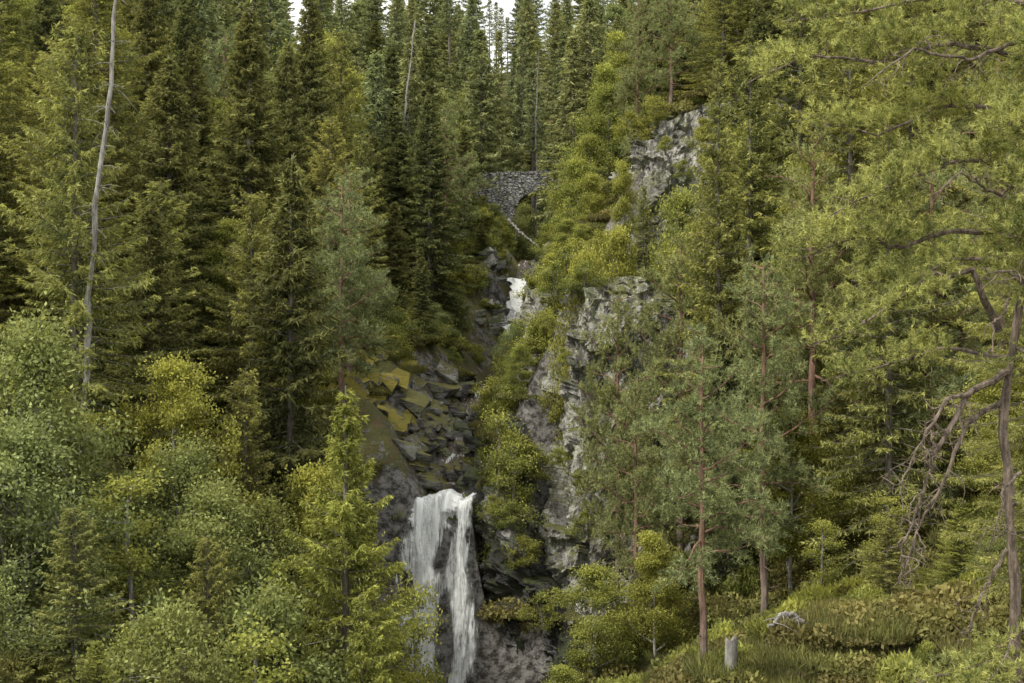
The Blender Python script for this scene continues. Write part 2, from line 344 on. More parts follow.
put('stream_cascade',g.mesh('stream_cascade',[M_fw],True))
def stream_mat():
    m,nt=newmat('peaty_water'); b=NB(nt); tc=b.n('ShaderNodeTexCoord'); P=tc.outputs['Object']
    mp=b.n('ShaderNodeMapping'); mp.inputs['Scale'].default_value=(1.6,.6,.5); b.l(P,mp.inputs[0])
    n=b.noise(mp.outputs[0],1.6,6,.7)
    b.out(b.mix(b.ramp(n,.55,.63),(.05,.035,.02),(.6,.62,.61)),.12,n,.15,strength=.8); return m
g=Geo(); yy=np.arange(69.6,160,.25); uu=np.linspace(-.7,.7,9)
cx=np.interp(yy,CY,CX); bz=np.interp(yy,BY,BZ)+.3
P=np.stack(np.broadcast_arrays(cx[:,None]+uu[None],yy[:,None],bz[:,None]),-1).reshape(-1,3); P[:,2]+=fbm(P*1.3,3,4)*.1
i=(np.arange(len(yy)-1)[:,None]*9+np.arange(8)[None]).ravel(); g.add(P,np.stack([i,i+1,i+10,i+9],1))
yy=np.arange(10,68.5,.5); cx=np.interp(yy,CY,CX); bz=np.interp(yy,BY,BZ); bz=np.minimum(bz,-21.5)+.5; uu=np.linspace(-3.2,3.2,9)
P=np.stack(np.broadcast_arrays(cx[:,None]+uu[None],yy[:,None],bz[:,None]),-1).reshape(-1,3)
i=(np.arange(len(yy)-1)[:,None]*9+np.arange(8)[None]).ravel(); g.add(P,np.stack([i,i+1,i+10,i+9],1))
put('stream_water',g.mesh('stream_water',[stream_mat()],True))

# ------------------------------------------------------------ stone arch bridge
def bridge():
    m,nt=newmat('rubble_stone'); b=NB(nt); tc=b.n('ShaderNodeTexCoord'); P=tc.outputs['Object']
    mp=b.n('ShaderNodeMapping'); mp.inputs['Scale'].default_value=(1,1,2.0); b.l(P,mp.inputs[0])
    v=b.n('ShaderNodeTexVoronoi'); b.l(mp.outputs[0],v.inputs['Vector']); v.inputs['Scale'].default_value=2.6
    e=b.n('ShaderNodeTexVoronoi',feature='DISTANCE_TO_EDGE'); b.l(mp.outputs[0],e.inputs['Vector']); e.inputs['Scale'].default_value=2.6
    sx=b.n('ShaderNodeSeparateXYZ'); b.l(v.outputs['Color'],sx.inputs[0])
    c=b.mix(sx.outputs[0],(.13,.13,.13),(.36,.36,.35)); c=b.mix(b.ramp(b.noise(P,1.5,5,.7),.50,.62),c,(.09,.10,.05))
    ed=b.ramp(e.outputs[0],.02,.12); c=b.mix(ed,(.03,.03,.028),c)
    b.out(c,.9,ed,.08)
    g=Geo(); rng=np.random.default_rng(2)
    ax,rad,zs,rise=3.4,2.9,12.3,1.55
    xk=np.unique(np.r_[np.linspace(-5,12,50),np.linspace(ax-rad,ax+rad,25)])
    def zb(x): return zs+np.sqrt(np.maximum(1-((x-ax)/rad)**2,0))*rise
    def prism(xa,xb,y0,y1,zba,zbb,zta,ztb):
        v=[(xa,y0,zba),(xb,y0,zbb),(xb,y1,zbb),(xa,y1,zba),(xa,y0,zta),(xb,y0,ztb),(xb,y1,ztb),(xa,y1,zta)]
        g.add(v,[[0,1,5,4],[1,2,6,5],[2,3,7,6],[3,0,4,7],[4,5,6,7],[3,2,1,0]])
    top=lambda x: 14.35+.2*math.exp(-((x-3)/5)**2)
    for a,c2 in zip(xk[:-1],xk[1:]):
        inside=abs((a+c2)/2-ax)<rad
        prism(a,c2,129.3,132.7,float(zb(a)) if inside else 6.,float(zb(c2)) if inside else 6.,top(a),top(c2))
    for y0,y1 in ((129.28,129.7),(132.3,132.72)):
        for course in range(4):
            x=-5+rng.uniform(0,.3)
            while x<12:
                w=rng.uniform(.25,.6); zz=top(x)+course*.24; j=rng.uniform(-.035,.035); e1=(rng.uniform(-.04,.06) if course==3 else -.004)
                prism(x+.01,x+w-.01,y0+j,y1+j,zz+.004,zz+.004,zz+.24+e1,zz+.24+e1); x+=w
    for k in range(23):
        a0=math.pi*k/23+.01; a1=math.pi*(k+1)/23-.01; pts=[]
        for y in (129.2,129.6):
            for r,a in ((0,a0),(.4,a0),(.4,a1),(0,a1)): pts.append((ax+(rad+r)*math.cos(a),y,zs+(rise+r)*math.sin(a)))
        g.add(pts,[[0,1,2,3],[7,6,5,4],[0,4,5,1],[1,5,6,2],[2,6,7,3],[3,7,4,0]])
    put('stone_arch_bridge',g.mesh('stone_arch_bridge',[m]))
bridge()

# ------------------------------------------------------------ trees
def spruce(seed,H,Rr,matf,dens=1.,droop=.35,lev=.27,k=4,lw=(.26,.06),power=.75,bare=.04,name='spruce_tree',tw=.3):
    rng=np.random.default_rng(seed); g=Geo()
    zs=np.linspace(0,H,14); bend=np.cumsum(rng.normal(0,.02,(14,2)),0)*H/14
    g.tube(np.c_[bend*.6,zs], .011*H*(1-zs/H)**.8+.015,7,0)
    zl=[];z=bare*H
    while z<H*.99:
        n=rng.integers(4,7)
        for q in range(n): zl.append((z+rng.uniform(-.12,.12),q*2*math.pi/n+rng.uniform(-.5,.5)+z*3))
        z+=lev*(.6+.8*rng.random())*(1.15-.5*z/H)
    zl=np.array(zl); t=np.clip(zl[:,0]/H,0,1); az=zl[:,1]; NBn=len(t)
    ragged=1+.45*vnoise(np.stack([np.cos(az)*1.3+seed,np.sin(az)*1.3,t*7],1),seed)
    L=Rr*np.clip(1-t,0.02,1)**power*rng.uniform(.6,1.15,NBn)*ragged*np.clip(.55+t*5,0,1)
    a=-droop+ (droop+.75)*t**1.3+rng.normal(0,.09,NBn)
    bx=np.interp(zl[:,0],zs,bend[:,0]*.6); by=np.interp(zl[:,0],zs,bend[:,1]*.6)
    out=np.stack([np.cos(az),np.sin(az),0*az],1); side=np.stack([-np.sin(az),np.cos(az),0*az],1)
    base=np.stack([bx,by,zl[:,0]],1)
    def pos(idx,s):
        l=L[idx]; return base[idx]+out[idx]*(l*s)[:,None]+np.array([0,0,1.])*(l*(a[idx]*s-.28*s*s+.30*s**3))[:,None]
    ss=np.linspace(0,.95,5)
    for j in range(NBn):
        if L[j]>.5: g.tube(pos(np.full(5,j),ss),np.linspace(.02*L[j]**.7,.004,5),3,0)
    m=np.maximum((L/.085*dens).astype(int),3); idx=np.repeat(np.arange(NBn),m*2)
    s=rng.uniform(.05,1,len(idx))**.85; sg=rng.choice([-1,1],len(idx))
    P0=pos(idx,s); tl=(np.clip(tw*L[idx]*(1.05-s)+.10,0.08,.6))*rng.uniform(.6,1.2,len(idx))
    D=out[idx]*.75+side[idx]*(sg*.8)[:,None]+np.array([0,0,-1])*rng.uniform(-.1,.6,len(idx))[:,None]; D=nrm(D+rng.normal(0,.15,D.shape))
    for q in range(k):
        f=(q+.3)/k; C=P0+D*(tl*f)[:,None]; d2=nrm(D+rng.normal(0,.5,D.shape)+np.array([0,0,-.15]))
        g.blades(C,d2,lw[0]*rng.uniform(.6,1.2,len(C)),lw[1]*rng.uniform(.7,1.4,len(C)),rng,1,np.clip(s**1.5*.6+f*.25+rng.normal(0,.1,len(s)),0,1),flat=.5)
    return g.mesh(name,[B_spr,matf])
def broad(seed,H,W,matf,nl=8,ncl=260,per=85,leaf=(.12,.075),base=.25,name='birch_tree',sig=.26):
    rng=np.random.default_rng(seed); g=Geo(); zt=np.linspace(0,H*.85,10)
    cr=np.cumsum(rng.normal(0,.06,(10,2)),0)*H/10; cr-=cr[0]
    stems=[(0,0)] if base>.1 else [(rng.uniform(-.4,.4)*W*.3,rng.uniform(-.4,.4)*W*.3) for _ in range(4)]
    for (sx,sy) in stems: g.tube(np.c_[cr[:,0]+sx*zt/H*2,cr[:,1]+sy*zt/H*2,zt],(.012*H)*(1-zt/H*.95)+.006,6,0)
    lob=[]
    for q in range(nl):
        f=(q+.5)/nl; z=H*(base+(1-base)*f*.92); rr=W*(math.sin(math.pi*min(1,.25+f*.7))**.7)*rng.uniform(.35,.85)
        az=q*2.4+rng.uniform(-.5,.5); off=rr*(.85 if f<.85 else .2)
        lob.append((np.array([math.cos(az)*off+np.interp(z,zt,cr[:,0]),math.sin(az)*off+np.interp(z,zt,cr[:,1]),z]),np.array([rr,rr,rr*.65])*rng.uniform(.45,.75)))
    C=[];
    for c,r in lob:
        zz=max(c[2]-r[0]*1.2,.1*H); st=np.array([np.interp(zz,zt,cr[:,0]),np.interp(zz,zt,cr[:,1]),zz])
        mid=(st+c)/2+np.array([0,0,-.02*H]); g.tube([st,mid,c],[.007*H,.005*H,.003*H],5,0)
        nc=ncl//nl; d=nrm(rng.normal(size=(nc,3))); cc=c+d*r*(rng.uniform(.2,1.6,nc)[:,None])
        C.append(cc)
        for e in cc[::2]: g.tube([c,(c+e)/2+rng.normal(0,.06,3),e],[.018,.012,.005],3,0)
    C=np.concatenate(C); C=C[C[:,2]>.05*H]
    sz=rng.uniform(.5,1.3,len(C)); idx=np.repeat(np.arange(len(C)),per)
    off=rng.normal(size=(len(idx),3))*np.array([1,1,.62])*sig*sz[idx][:,None]
    P=C[idx]+off; D=rng.normal(size=P.shape)+nrm(off)*.8+np.array([0,0,-.25])
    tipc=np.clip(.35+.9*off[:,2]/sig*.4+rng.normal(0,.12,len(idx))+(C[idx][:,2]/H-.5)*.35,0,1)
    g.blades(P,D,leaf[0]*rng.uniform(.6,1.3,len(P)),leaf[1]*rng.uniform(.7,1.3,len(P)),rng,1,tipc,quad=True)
    return g.mesh(name,[B_bir,matf])
def limb_foliage(g,poly,r0,rng,dens=9.,spread=.9,start=.35,per=18,L=.14,W=.016,tpm=16):
    P=np.asarray(poly,float); d=np.r_[0,np.cumsum(np.linalg.norm(np.diff(P,axis=0),axis=1))]; Lt=d[-1]
    n=max(6,int(Lt/.25)); s=np.linspace(0,Lt,n); Q=np.stack([np.interp(s,d,P[:,c]) for c in range(3)],1)
    Q[1:]+=np.cumsum(rng.normal(0,.03,(n-1,3)),0)*min(1,Lt/2)
    g.tube(Q,np.linspace(r0,.010,n),6,0)
    ns=int(Lt*dens*(1-start)*.45); Ts=[];Ds=[]
    for _ in range(ns):
        u=start+(1-start)*rng.random(); i=min(int(u*(n-1)),n-2); o=Q[i]; tg=nrm(Q[i+1]-Q[i])
        dr=nrm(tg*.5+nrm(rng.normal(size=3))*np.array([1,1,.45])+np.array([0,0,.12])); ln=spread*rng.uniform(.35,1.1)*(1.15-u*.5)
        m=5; pts=[o]
        for q in range(m): dr=nrm(dr+rng.normal(0,.22,3)+np.array([0,0,.06])); pts.append(pts[-1]+dr*ln/m)
        pts=np.array(pts); g.tube(pts,np.linspace(max(.010,r0*.2),.004,len(pts)),3,0)
        nt_=max(3,int(ln*tpm)); w=rng.uniform(.2,1,nt_)*(m); ii=np.minimum(w.astype(int),m-1)
        tp=pts[ii]+(pts[ii+1]-pts[ii])*(w-ii)[:,None]; td=nrm(nrm(pts[ii+1]-pts[ii])*.6+nrm(rng.normal(size=(nt_,3)))*.7+np.array([0,0,.35]))
        tl=rng.uniform(.03,.22,nt_)[:,None]; Ts.append(tp+td*tl); Ds.append(td)
    if Ts:
        T=np.concatenate(Ts); TD=np.concatenate(Ds); tv=np.clip(.5+.25*rng.normal(size=len(T)),0,1)
        idx=np.repeat(np.arange(len(T)),per); f=rng.uniform(0,1,len(idx))
        D=nrm(TD[idx]*(.35+.6*f[:,None])+nrm(rng.normal(size=(len(idx),3)))*.85)
        P=T[idx]+TD[idx]*(f*L*1.3)[:,None]
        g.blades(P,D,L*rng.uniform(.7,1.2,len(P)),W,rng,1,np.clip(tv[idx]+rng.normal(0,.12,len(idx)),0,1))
    return Q
def pine(seed,H,Rr,crown=.4,nlimb=34,per=15,L=.16,W=.030,dens=14):
    rng=np.random.default_rng(seed); g=Geo(); zt=np.linspace(0,H,16)
    cr=np.cumsum(rng.normal(0,.05,(16,2)),0)*H/16; cr-=cr[0]
    g.tube(np.c_[cr,zt],.011*H*(1-zt/H)**.6+.02,8,0)
    for q in range(nlimb):
        f=crown+(1-crown)*(q+.5)/nlimb; z=f*H; az=q*2.4+rng.uniform(-.5,.5); g_=(f-crown)/(1-crown)
        ln=Rr*(1-.75*g_**1.6)*rng.uniform(.5,1.1)*min(1,.6+g_*3); el=rng.uniform(-.12,.2)+.4*g_
        o=np.array([np.interp(z,zt,cr[:,0]),np.interp(z,zt,cr[:,1]),z]); pts=[o]; d=np.array([math.cos(az),math.sin(az),el])
        for w in range(5): d=nrm(d+rng.normal(0,.16,3)+np.array([0,0,.03])); pts.append(pts[-1]+d*ln/5)
        limb_foliage(g,pts,.015+.012*ln,rng,dens,spread=.34*ln+.3,start=.2,per=per,L=L,W=W,tpm=15)
    for q in range(8):
        z=H*rng.uniform(.12,crown); az=rng.uniform(0,6.28); ln=rng.uniform(.4,1.4); o=np.array([np.interp(z,zt,cr[:,0]),np.interp(z,zt,cr[:,1]),z])
        g.tube([o,o+np.array([math.cos(az),math.sin(az),.1])*ln*.5,o+np.array([math.cos(az+.3),math.sin(az+.3),-.1])*ln],[.03,.02,.006],4,0)
    return g.mesh('pine_tree',[B_pin,M_pin])
LIB={}
LIB['spruce']=[(spruce(s,16,r,M_spr,dr,dp,lw=(.24,.065)),16) for s,r,dr,dp in ((1,2.9,1.2,.5),(2,3.4,1.2,.6),(3,2.6,1.3,.4),(4,3.1,1.1,.55))]
LIB['young']=[(spruce(s,14,3.0,M_spy,2.0,.15,lev=.25,k=5,power=.8,lw=(.12,.036),name='young_spruce_tree',tw=.36),14) for s in (11,12)]
LIB['larch']=[(spruce(s,15,r,M_lar,.95,.35,lev=.34,k=4,power=.55,bare=.1,lw=(.19,.055),name='larch_tree'),15) for s,r in ((21,3.3),(22,3.0),(23,3.7))]
LIB['larchnear']=[(spruce(25,17,3.6,M_lar,2.0,.3,lev=.33,k=6,power=.5,bare=.1,lw=(.10,.026),name='larch_tree',tw=.36),17)]
LIB['far']=[(spruce(s,15,r,M_far_haze,.5,.3,lev=.45,k=3,lw=(.38,.13)),15) for s,r in ((31,2.7),(32,3.1))]
LIB['farthin']=[(spruce(s,17,1.9,M_far_haze,.45,.3,lev=.55,k=3,lw=(.35,.11),bare=.5,power=.5),17) for s in (35,36)]
LIB['birch']=[(broad(s,9,2.8,M_brd,10,300,80),9) for s in (41,42,43)]
LIB['farbirch']=[(broad(44,9,2.8,M_wil,10,220,40,(.2,.12),sig=.32),9)]
LIB['airy']=[(broad(45,9,2.0,M_brd,9,150,45,(.11,.07),.15,'birch_tree',.3),9)]
LIB['willow']=[(broad(s,6,2.9,M_wil,12,340,85,(.11,.06),.05,'willow_tree',.28),6) for s in (51,52,53)]
LIB['bush']=[(broad(s,2.4,1.5,M_brd,6,80,60,(.10,.07),.03,'birch_bush',.2),2.4) for s in (61,62)]
LIB['pine']=[(pine(s,13,3.6,crown=c),13) for s,c in ((71,.28),(72,.2),(73,.42))]
NAMES=dict(spruce='spruce_tree',young='young_spruce_tree',larch='larch_tree',larchnear='larch_tree',far='spruce_tree',farthin='pine_tree',birch='birch_tree',airy='birch_tree',willow='willow_tree',bush='birch_bush',pine='pine_tree')
planted=[]
def plant(kind,x,y,top=None,Ht=None,wide=1.,parent=None,name=None,v=None):
    lst=LIB[kind]; me,h0=lst[v if v is not None else R.integers(len(lst))]; z=G(x,y)
    if Ht is None: Ht=max(top-z,2.5)
    s=Ht/h0; w=(.55*s+.45)*wide if s<1.6 else s*.85*wide
    o=put(name or NAMES[kind],me,(x,y,z-.15),R.uniform(0,6.28),(w,w,s),parent)
    if parent is None: planted.append((x,y))
    return o
for kind,x,y,top,w in [
 ('spruce',-10.1,65,8.7,1.15),('spruce',-15.8,62,6.4,1.1),('young',-5.8,50,-1.4,1.2),('spruce',-5.5,95,16.8,1.15),('spruce',-14.4,78,18.5,1.2),
 ('spruce',-19,85,18,1.1),('spruce',-8.4,102,17,1.1),('spruce',-3.9,114,17.5,.9),('larch',-9.4,88,13,.9),('spruce',-12.2,72,5,1.),('spruce',-17.5,75,11,1.1),
 ('larch',-22,70,15,1.1),('larch',-17.8,58,13,1.),('larch',-24,82,24,1.1),('spruce',-13.6,95,24,1.),('spruce',-7.2,118,25,1.),('larch',-12,100,22,1.),
 ('birch',-14.9,75,7,.9),('birch',-16,120,27,1.1),('birch',-12.5,112,22,1.),('willow',-8.6,84,4.5,1.),('birch',-20,96,17,1.),('willow',-8.0,80,1.6,.8),
 ('willow',-16.6,49,1.2,1.1),('willow',-15.3,44,-2,1.2),('airy',-12.4,46,-3.6,1.3),('willow',-10.6,50,-4.6,1.1),('willow',-9.4,39,-6.9,1.),('larch',-12.6,41,-4.6,.9),('willow',-8.0,45,-7.4,1.),
 ('willow',-14,35,-5,1.),('willow',-12.6,54,-3.5,1.1),('airy',-7.4,42,-7.6,1.2),('young',-4.9,46,-8.0,.9),('young',-7.7,47,-7,.9),('willow',-10.2,57,-6,1.1),('larch',-11.2,60,-1,.9),('willow',-18,44,-1,1.1),('larch',-9.6,45,-6,.8),
 ('birch',-8.2,60,-4.5,.9),('young',-6.7,56,-6,.8),('birch',-17.5,52,-.5,1.),('birch',-13.4,57,0,.9),('airy',-10.5,40,-7.5,1.),('airy',-3.9,58,-8.8,.9),('airy',-3.6,52,-11,.9),
 ('young',-6.4,42,-9.3,.8),('willow',-5.0,40,-10.5,.9),('young',-10.8,37,-7.6,.8),('larch',-8.6,37,-7.9,.8),
 ('willow',-1.6,121,12.0,.8),('willow',1.0,123,12.2,.7),('willow',3.6,124,12.6,.6),('willow',-1.4,117,9.6,.7),('birch',7.2,121,14.5,.8),('willow',2.8,114,8.4,.7),('spruce',-2.4,108,8,.6),
 ('birch',5.2,93,11.5,.8),('birch',3.4,88,8,.8),('birch',7.0,100,20,1.),('birch',8.4,108,24,1.),('airy',-.7,70.4,-2.6,.9),('airy',.1,69.8,-4,1.),('birch',.4,73.5,.2,.5),('birch',2.0,78.5,5.2,.6),('birch',5.4,99,15,.9),('birch',4.3,104,12,.8),
 ('willow',.2,79,1.2,.6),('birch',1.0,84,2.6,.65),('birch',2.8,94,7,.8),('spruce',-5.6,87,6,.7),('willow',-4.9,90,2,.7),('spruce',-7.4,90,9,.9),('willow',-3.6,97,4,.6),('birch',4.0,82,7.0,.6),('spruce',-9.2,94,14,1.),
 ('birch',5.4,73.5,6.6,.6),('birch',6.1,77,10.2,.5),('larch',7.0,76,8.5,.5),('birch',8.6,73.5,8.6,.7),('birch',4.6,96,13,.9),('pine',9.6,86,23,1.),('pine',7.9,90,22,.8),('larch',12.5,84,24,1.),('larch',11.2,77,15.5,.7),
 ('birch',3.7,72.2,5.6,.5),('pine',4.9,66,2.2,.75),('pine',5.2,60,-1.4,.8),('pine',7.6,64,5,.9),('birch',3.4,57,-8.5,.9),('birch',2.0,52,-11.5,.8),('birch',5.6,55,-7,.8),
 ('larch',9.0,62,9.5,1.),('larch',11,66,14,1.1),('larch',14.3,60,14,1.1),('pine',12,57,8,1.),('larch',18,64,18,1.1),('larch',13.8,52,8,.9),('pine',9.4,53,3,.9),('pine',16,54,7,1.),
 ('spruce',8.6,58,.5,1.),('birch',10.8,55,-2,.9),('birch',17,49,0,.9),('young',16.6,45,-1,.8),('larch',18.5,47,9,1.),('pine',20,58,14,1.),('spruce',22,66,20,1.),
 ('larch',15,74,20,1.),('spruce',10.9,72,11,1.),('birch',9.6,70.5,7,.8),('larch',18.5,78,26,1.1),('spruce',13.5,78,19,1.),('birch',12.2,75,12,.8),
 ('airy',12.2,46,-4.6,.9),('larch',11.4,43,-5.2,.7),('young',13.4,42.5,-4.5,.7),('airy',10.2,47,-5.5,.8),('willow',14.2,41,-6.4,.7),
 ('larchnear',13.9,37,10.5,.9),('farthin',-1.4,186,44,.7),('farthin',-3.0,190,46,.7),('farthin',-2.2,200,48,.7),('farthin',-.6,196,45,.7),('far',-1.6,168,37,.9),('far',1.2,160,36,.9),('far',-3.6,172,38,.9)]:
    plant(kind,x,y,top,wide=w)
plant('pine',5.7,42,.2,wide=.85,v=2)
forest=bpy.data.objects.new('distant_forest',None); COL.objects.link(forest)
pl=list(planted)
for _ in range(8000):
    y=R.uniform(66,225); lim=.36*y+12; x=R.uniform(-lim,lim); cx=np.interp(y,CY,CX)
    if y<140 and (cx-4.2<x<cx+4.5): continue
    if y<92 and -8<x<9: continue
    if 124<y<136 and -6<x<13: continue
    sp=3.6 if y<130 else 4.2
    if any((a-x)**2+(b2-y)**2<sp*sp for a,b2 in pl): continue
    if y>158 and ((-.160*y<x<-.134*y) or (-.024*y<x<.001*y)): continue
    r=R.random(); near=y<105
    if near: kind='spruce' if r<.32 else 'larch' if r<.64 else 'birch' if r<.86 else 'pine'
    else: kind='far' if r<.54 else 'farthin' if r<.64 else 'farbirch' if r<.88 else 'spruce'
    Ht=dict(spruce=R.uniform(9,17),larch=R.uniform(9,15),birch=R.uniform(6,11),farbirch=R.uniform(6,12),pine=R.uniform(9,14),far=R.uniform(8,19),farthin=R.uniform(14,19))[kind]
    if y>150: Ht*=.85
    if 3<x<14 and 70<y<100: Ht*=.7
    pl.append((x,y)); plant(kind,x,y,Ht=Ht,wide=R.uniform(.95,1.25),parent=forest,name='tree')
und=bpy.data.objects.new('undergrowth',None); COL.objects.link(und)
def lowplant(seed,Rr,H,mat,n,lf,dirup):
    rng=np.random.default_rng(seed); g=Geo(); r=Rr*np.sqrt(rng.random(n)); a=rng.uniform(0,6.28,n)
    hm=H*(1-(r/Rr)**2*.7)*(.7+.4*vnoise(np.stack([np.cos(a)*r*2,np.sin(a)*r*2,r*0],1),seed))
    P=np.stack([np.cos(a)*r,np.sin(a)*r,hm*rng.random(n)**.5-.05],1); D=rng.normal(size=(n,3))+np.array([0,0,dirup])
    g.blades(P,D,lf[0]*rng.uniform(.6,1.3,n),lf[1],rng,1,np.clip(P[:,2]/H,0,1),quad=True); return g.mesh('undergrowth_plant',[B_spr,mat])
LOW=[lowplant(81,1.1,.7,M_und,2200,(.14,.08),.3),lowplant(82,1.3,.5,M_und,2400,(.12,.07),.5),lowplant(83,.9,.8,M_brd,2000,(.15,.05),1.5),lowplant(84,1.0,.45,M_und,2400,(.30,.02),3.)]
N=3300; yy=np.concatenate([R.uniform(34,60,1300),R.uniform(60,92,1100),R.uniform(92,150,900)]); xx=R.uniform(-1,1,N)*(.37*yy+2)
zz=ground(xx,yy); cx=np.interp(yy,CY,CX)
for x,y,z,c in zip(xx,yy,zz,cx):
    if c-1.9<x<c+1.7 and y>62: continue
    if 66<y<73 and .2<x<6.5: continue
    if 69<y<80 and -7.5<x<-3: continue
    put('plant',LOW[R.integers(4)],(x,y,z-.05),R.uniform(0,6.28),R.uniform(.5,1.5),und)
for x,y,z,s in [(3.6,71,2.8,.7),(2.2,72,2.6,.8),(7.4,78.4,6.0,.7),(9.4,77.8,9.2,.5),(10.4,77.6,11,.7),(8.4,78.2,10.8,.4),(4.6,67.6,-3,.6),(2.4,67.8,-.8,.4),(3.4,67.4,-9,.6),(2.2,68.0,-5.5,.35),(1.7,68.6,.8,.45),(3.2,67.6,-6.6,.4),(5.4,67.4,-6.5,.9),(8,80,12.6,.7),(7,83,12,.8),(1.0,80,.4,.9),(1.6,83,2.5,1.),
   (-1.0,69.0,-8.2,.5),(-.2,68.6,-8.9,.7),(.6,68.2,-10.5,.7),(1.4,66.6,-13,.7),(.9,71,-6.5,.8),(3.8,80,3.6,1.1),(4.9,77,4.6,.8),(3.0,78,3.2,1.1),(-5.6,68.7,-8.2,.35)]:
    put('birch_bush',LIB['bush'][R.integers(2)][0],(x,y,z-.4),R.uniform(0,6.28),s)
for _ in range(230):
    y=R.uniform(70,150); cx=np.interp(y,CY,CX); x=cx+R.choice([-1,1])*R.uniform(1.5,6)
    if y<82 and x<cx: continue
    if y<74 and x>cx+3.6: continue
    if 96<y<107 and abs(x-cx)<2.4: continue
    s=R.uniform(.5,1.1)
    if 118<y<131: s*=.8
    put('bush',LIB['bush'][R.integers(2)][0],(x,y,G(x,y)-.2),R.uniform(0,6.28),s,und)

# ------------------------------------------------------------ foreground gnarled pine (right)
rng=np.random.default_rng(77); g=Geo()
gz=G(9.1,26)
tr=np.array([(9.5,26,gz-.3),(9.35,26,-6),(9.05,26,-3.5),(9.0,26,-1.5),(9.3,26,.5),(9.6,26,3),(9.6,26.1,6),(9.8,26,9)]); zz=np.linspace(tr[0,2],9,40)
TR=np.stack([np.interp(zz,tr[:,2],tr[:,0]),np.interp(zz,tr[:,2],tr[:,1]),zz],1); TR[:,0]+=fbm(np.stack([zz*.7,zz*0,zz*0],1),2,6)*.12; g.tube(TR,np.linspace(.12,.05,40)*(1+.12*rng.normal(size=40).clip(-1,1)),9,0)
def lf(poly,r0,dens=34,start=.2,spread=.95):
    limb_foliage(g,poly,r0,rng,dens=dens,spread=spread,start=start,per=26,L=.105,W=.0165,tpm=20)
lf([(8.9,26,.2),(8.3,25.6,1.3),(7.5,25.3,1.15),(6.7,25,.6),(6.0,24.8,.15),(5.2,24.8,-.1)],.08,24,.42,.7)
lf([(9.4,26,2.1),(7.9,25.6,2.0),(6.9,25.4,1.7),(5.9,25.2,1.9),(4.9,25,1.5)],.065,26,.3)
lf([(9.6,26,3.2),(8.0,25.4,3.3),(6.8,25,2.9),(5.6,24.8,2.3)],.055,30)
lf([(9.6,26,5.2),(7.9,26,5.5),(6.5,26,5.1),(5.3,26.2,5.3),(4.2,26.4,4.8)],.06,26)
lf([(9.6,26,6.2),(8,26.5,6.4),(6.6,26.8,6.2),(5.2,27,6.1)],.05,26)
lf([(9.2,26,.9),(9.5,25.2,1.2),(9.3,24.3,1.0)],.045,30)
lf([(9.2,26,-.3),(8.2,26.8,-.2),(7.2,27.4,-.5),(6.2,27.8,-.8)],.05,24,.3,.7)
lf([(9.4,26,4.2),(8.2,26.8,4.4),(7,27.4,4.0),(6.0,27.6,4.2)],.05,30)
lf([(9.2,26,1.6),(8.6,27.2,1.6),(7.8,28.3,1.2),(6.9,29,1.2)],.05,26)
lf([(9.5,26,3.6),(8.9,24.8,3.9),(8.2,24.0,3.6)],.04,32)
lf([(9.5,26,2.6),(9.2,25.0,2.9),(8.7,24.3,2.4)],.04,32)
lf([(9.6,26,4.8),(9.3,25.0,5.1),(8.8,24.3,5.0)],.04,32)
lf([(9.2,26,-.1),(9.5,25.4,-.3),(9.9,24.8,-.6)],.04,24)
lf([(9.2,26,1.4),(9.0,25.0,1.9),(8.5,24.3,1.9)],.04,30)
lf([(9.1,26,-3.0),(9.4,25.2,-2.8),(9.2,24.2,-3.1)],.035,22,.3,.7)
lf([(9.3,26,-5.2),(8.8,25.0,-5.3),(8.2,24.2,-5.7),(7.6,23.8,-5.9)],.035,26,.3,.8)
lf([(9.3,26,-5.6),(8.4,25.6,-5.9),(7.4,25.2,-6.0),(6.8,25,-6.2)],.035,22,.35,.7)
def bare(poly,r0,nsub=8,ln=1.0,drop=-.25):
    P=np.array(poly,float); d=np.r_[0,np.cumsum(np.linalg.norm(np.diff(P,axis=0),axis=1))]; n=30; s=np.linspace(0,d[-1],n)
    Q=np.stack([np.interp(s,d,P[:,c]) for c in range(3)],1); Q[1:]+=np.cumsum(rng.normal(0,.03,(n-1,3)),0)*.7; g.tube(Q,np.linspace(r0,.010,n),7,0)
    for _ in range(nsub):
        i=rng.integers(5,n-1); dr=nrm(nrm(Q[i]-Q[i-1])+rng.normal(0,.6,3)+np.array([0,0,drop])); pts=[Q[i]]; l=ln*rng.uniform(.4,1.2)
        for w in range(8): dr=nrm(dr+rng.normal(0,.35,3)+np.array([0,0,drop*.25])); pts.append(pts[-1]+dr*l/8)
        g.tube(pts,np.linspace(max(.012,r0*.3),.004,9),5,0)
        for v in range(4):
            j=rng.integers(2,8); e=nrm(rng.normal(size=3)+np.array([0,0,drop])); g.tube([pts[j],pts[j]+e*l*.15,pts[j]+e*l*.3+np.array([0,0,drop*.1])],[.007,.005,.003],4,0)
bare([(9.1,26,-.55),(8.4,25.5,-.8),(7.9,25.2,-1.3),(7.4,25,-2.0),(7.1,25,-2.9),(6.8,25,-3.9)],.075,18,1.0)
bare([(8.3,25.5,-.85),(7.7,25.1,-1.0),(7.1,24.8,-1.7),(6.8,24.7,-2.6)],.045,14,.9)
bare([(9.1,26,-1.0),(8.3,26,-1.5),(8.0,26,-2.4),(7.5,26,-3.4),(7.2,26,-4.3)],.055,16,1.0)
bare([(9.2,26,1.0),(8.5,25.2,.2),(8.55,25.0,-.3)],.035,3,.5)
bare([(9.05,26,-3.8),(8.5,25.6,-4.6),(8.2,25.4,-5.3)],.04,8,.9)
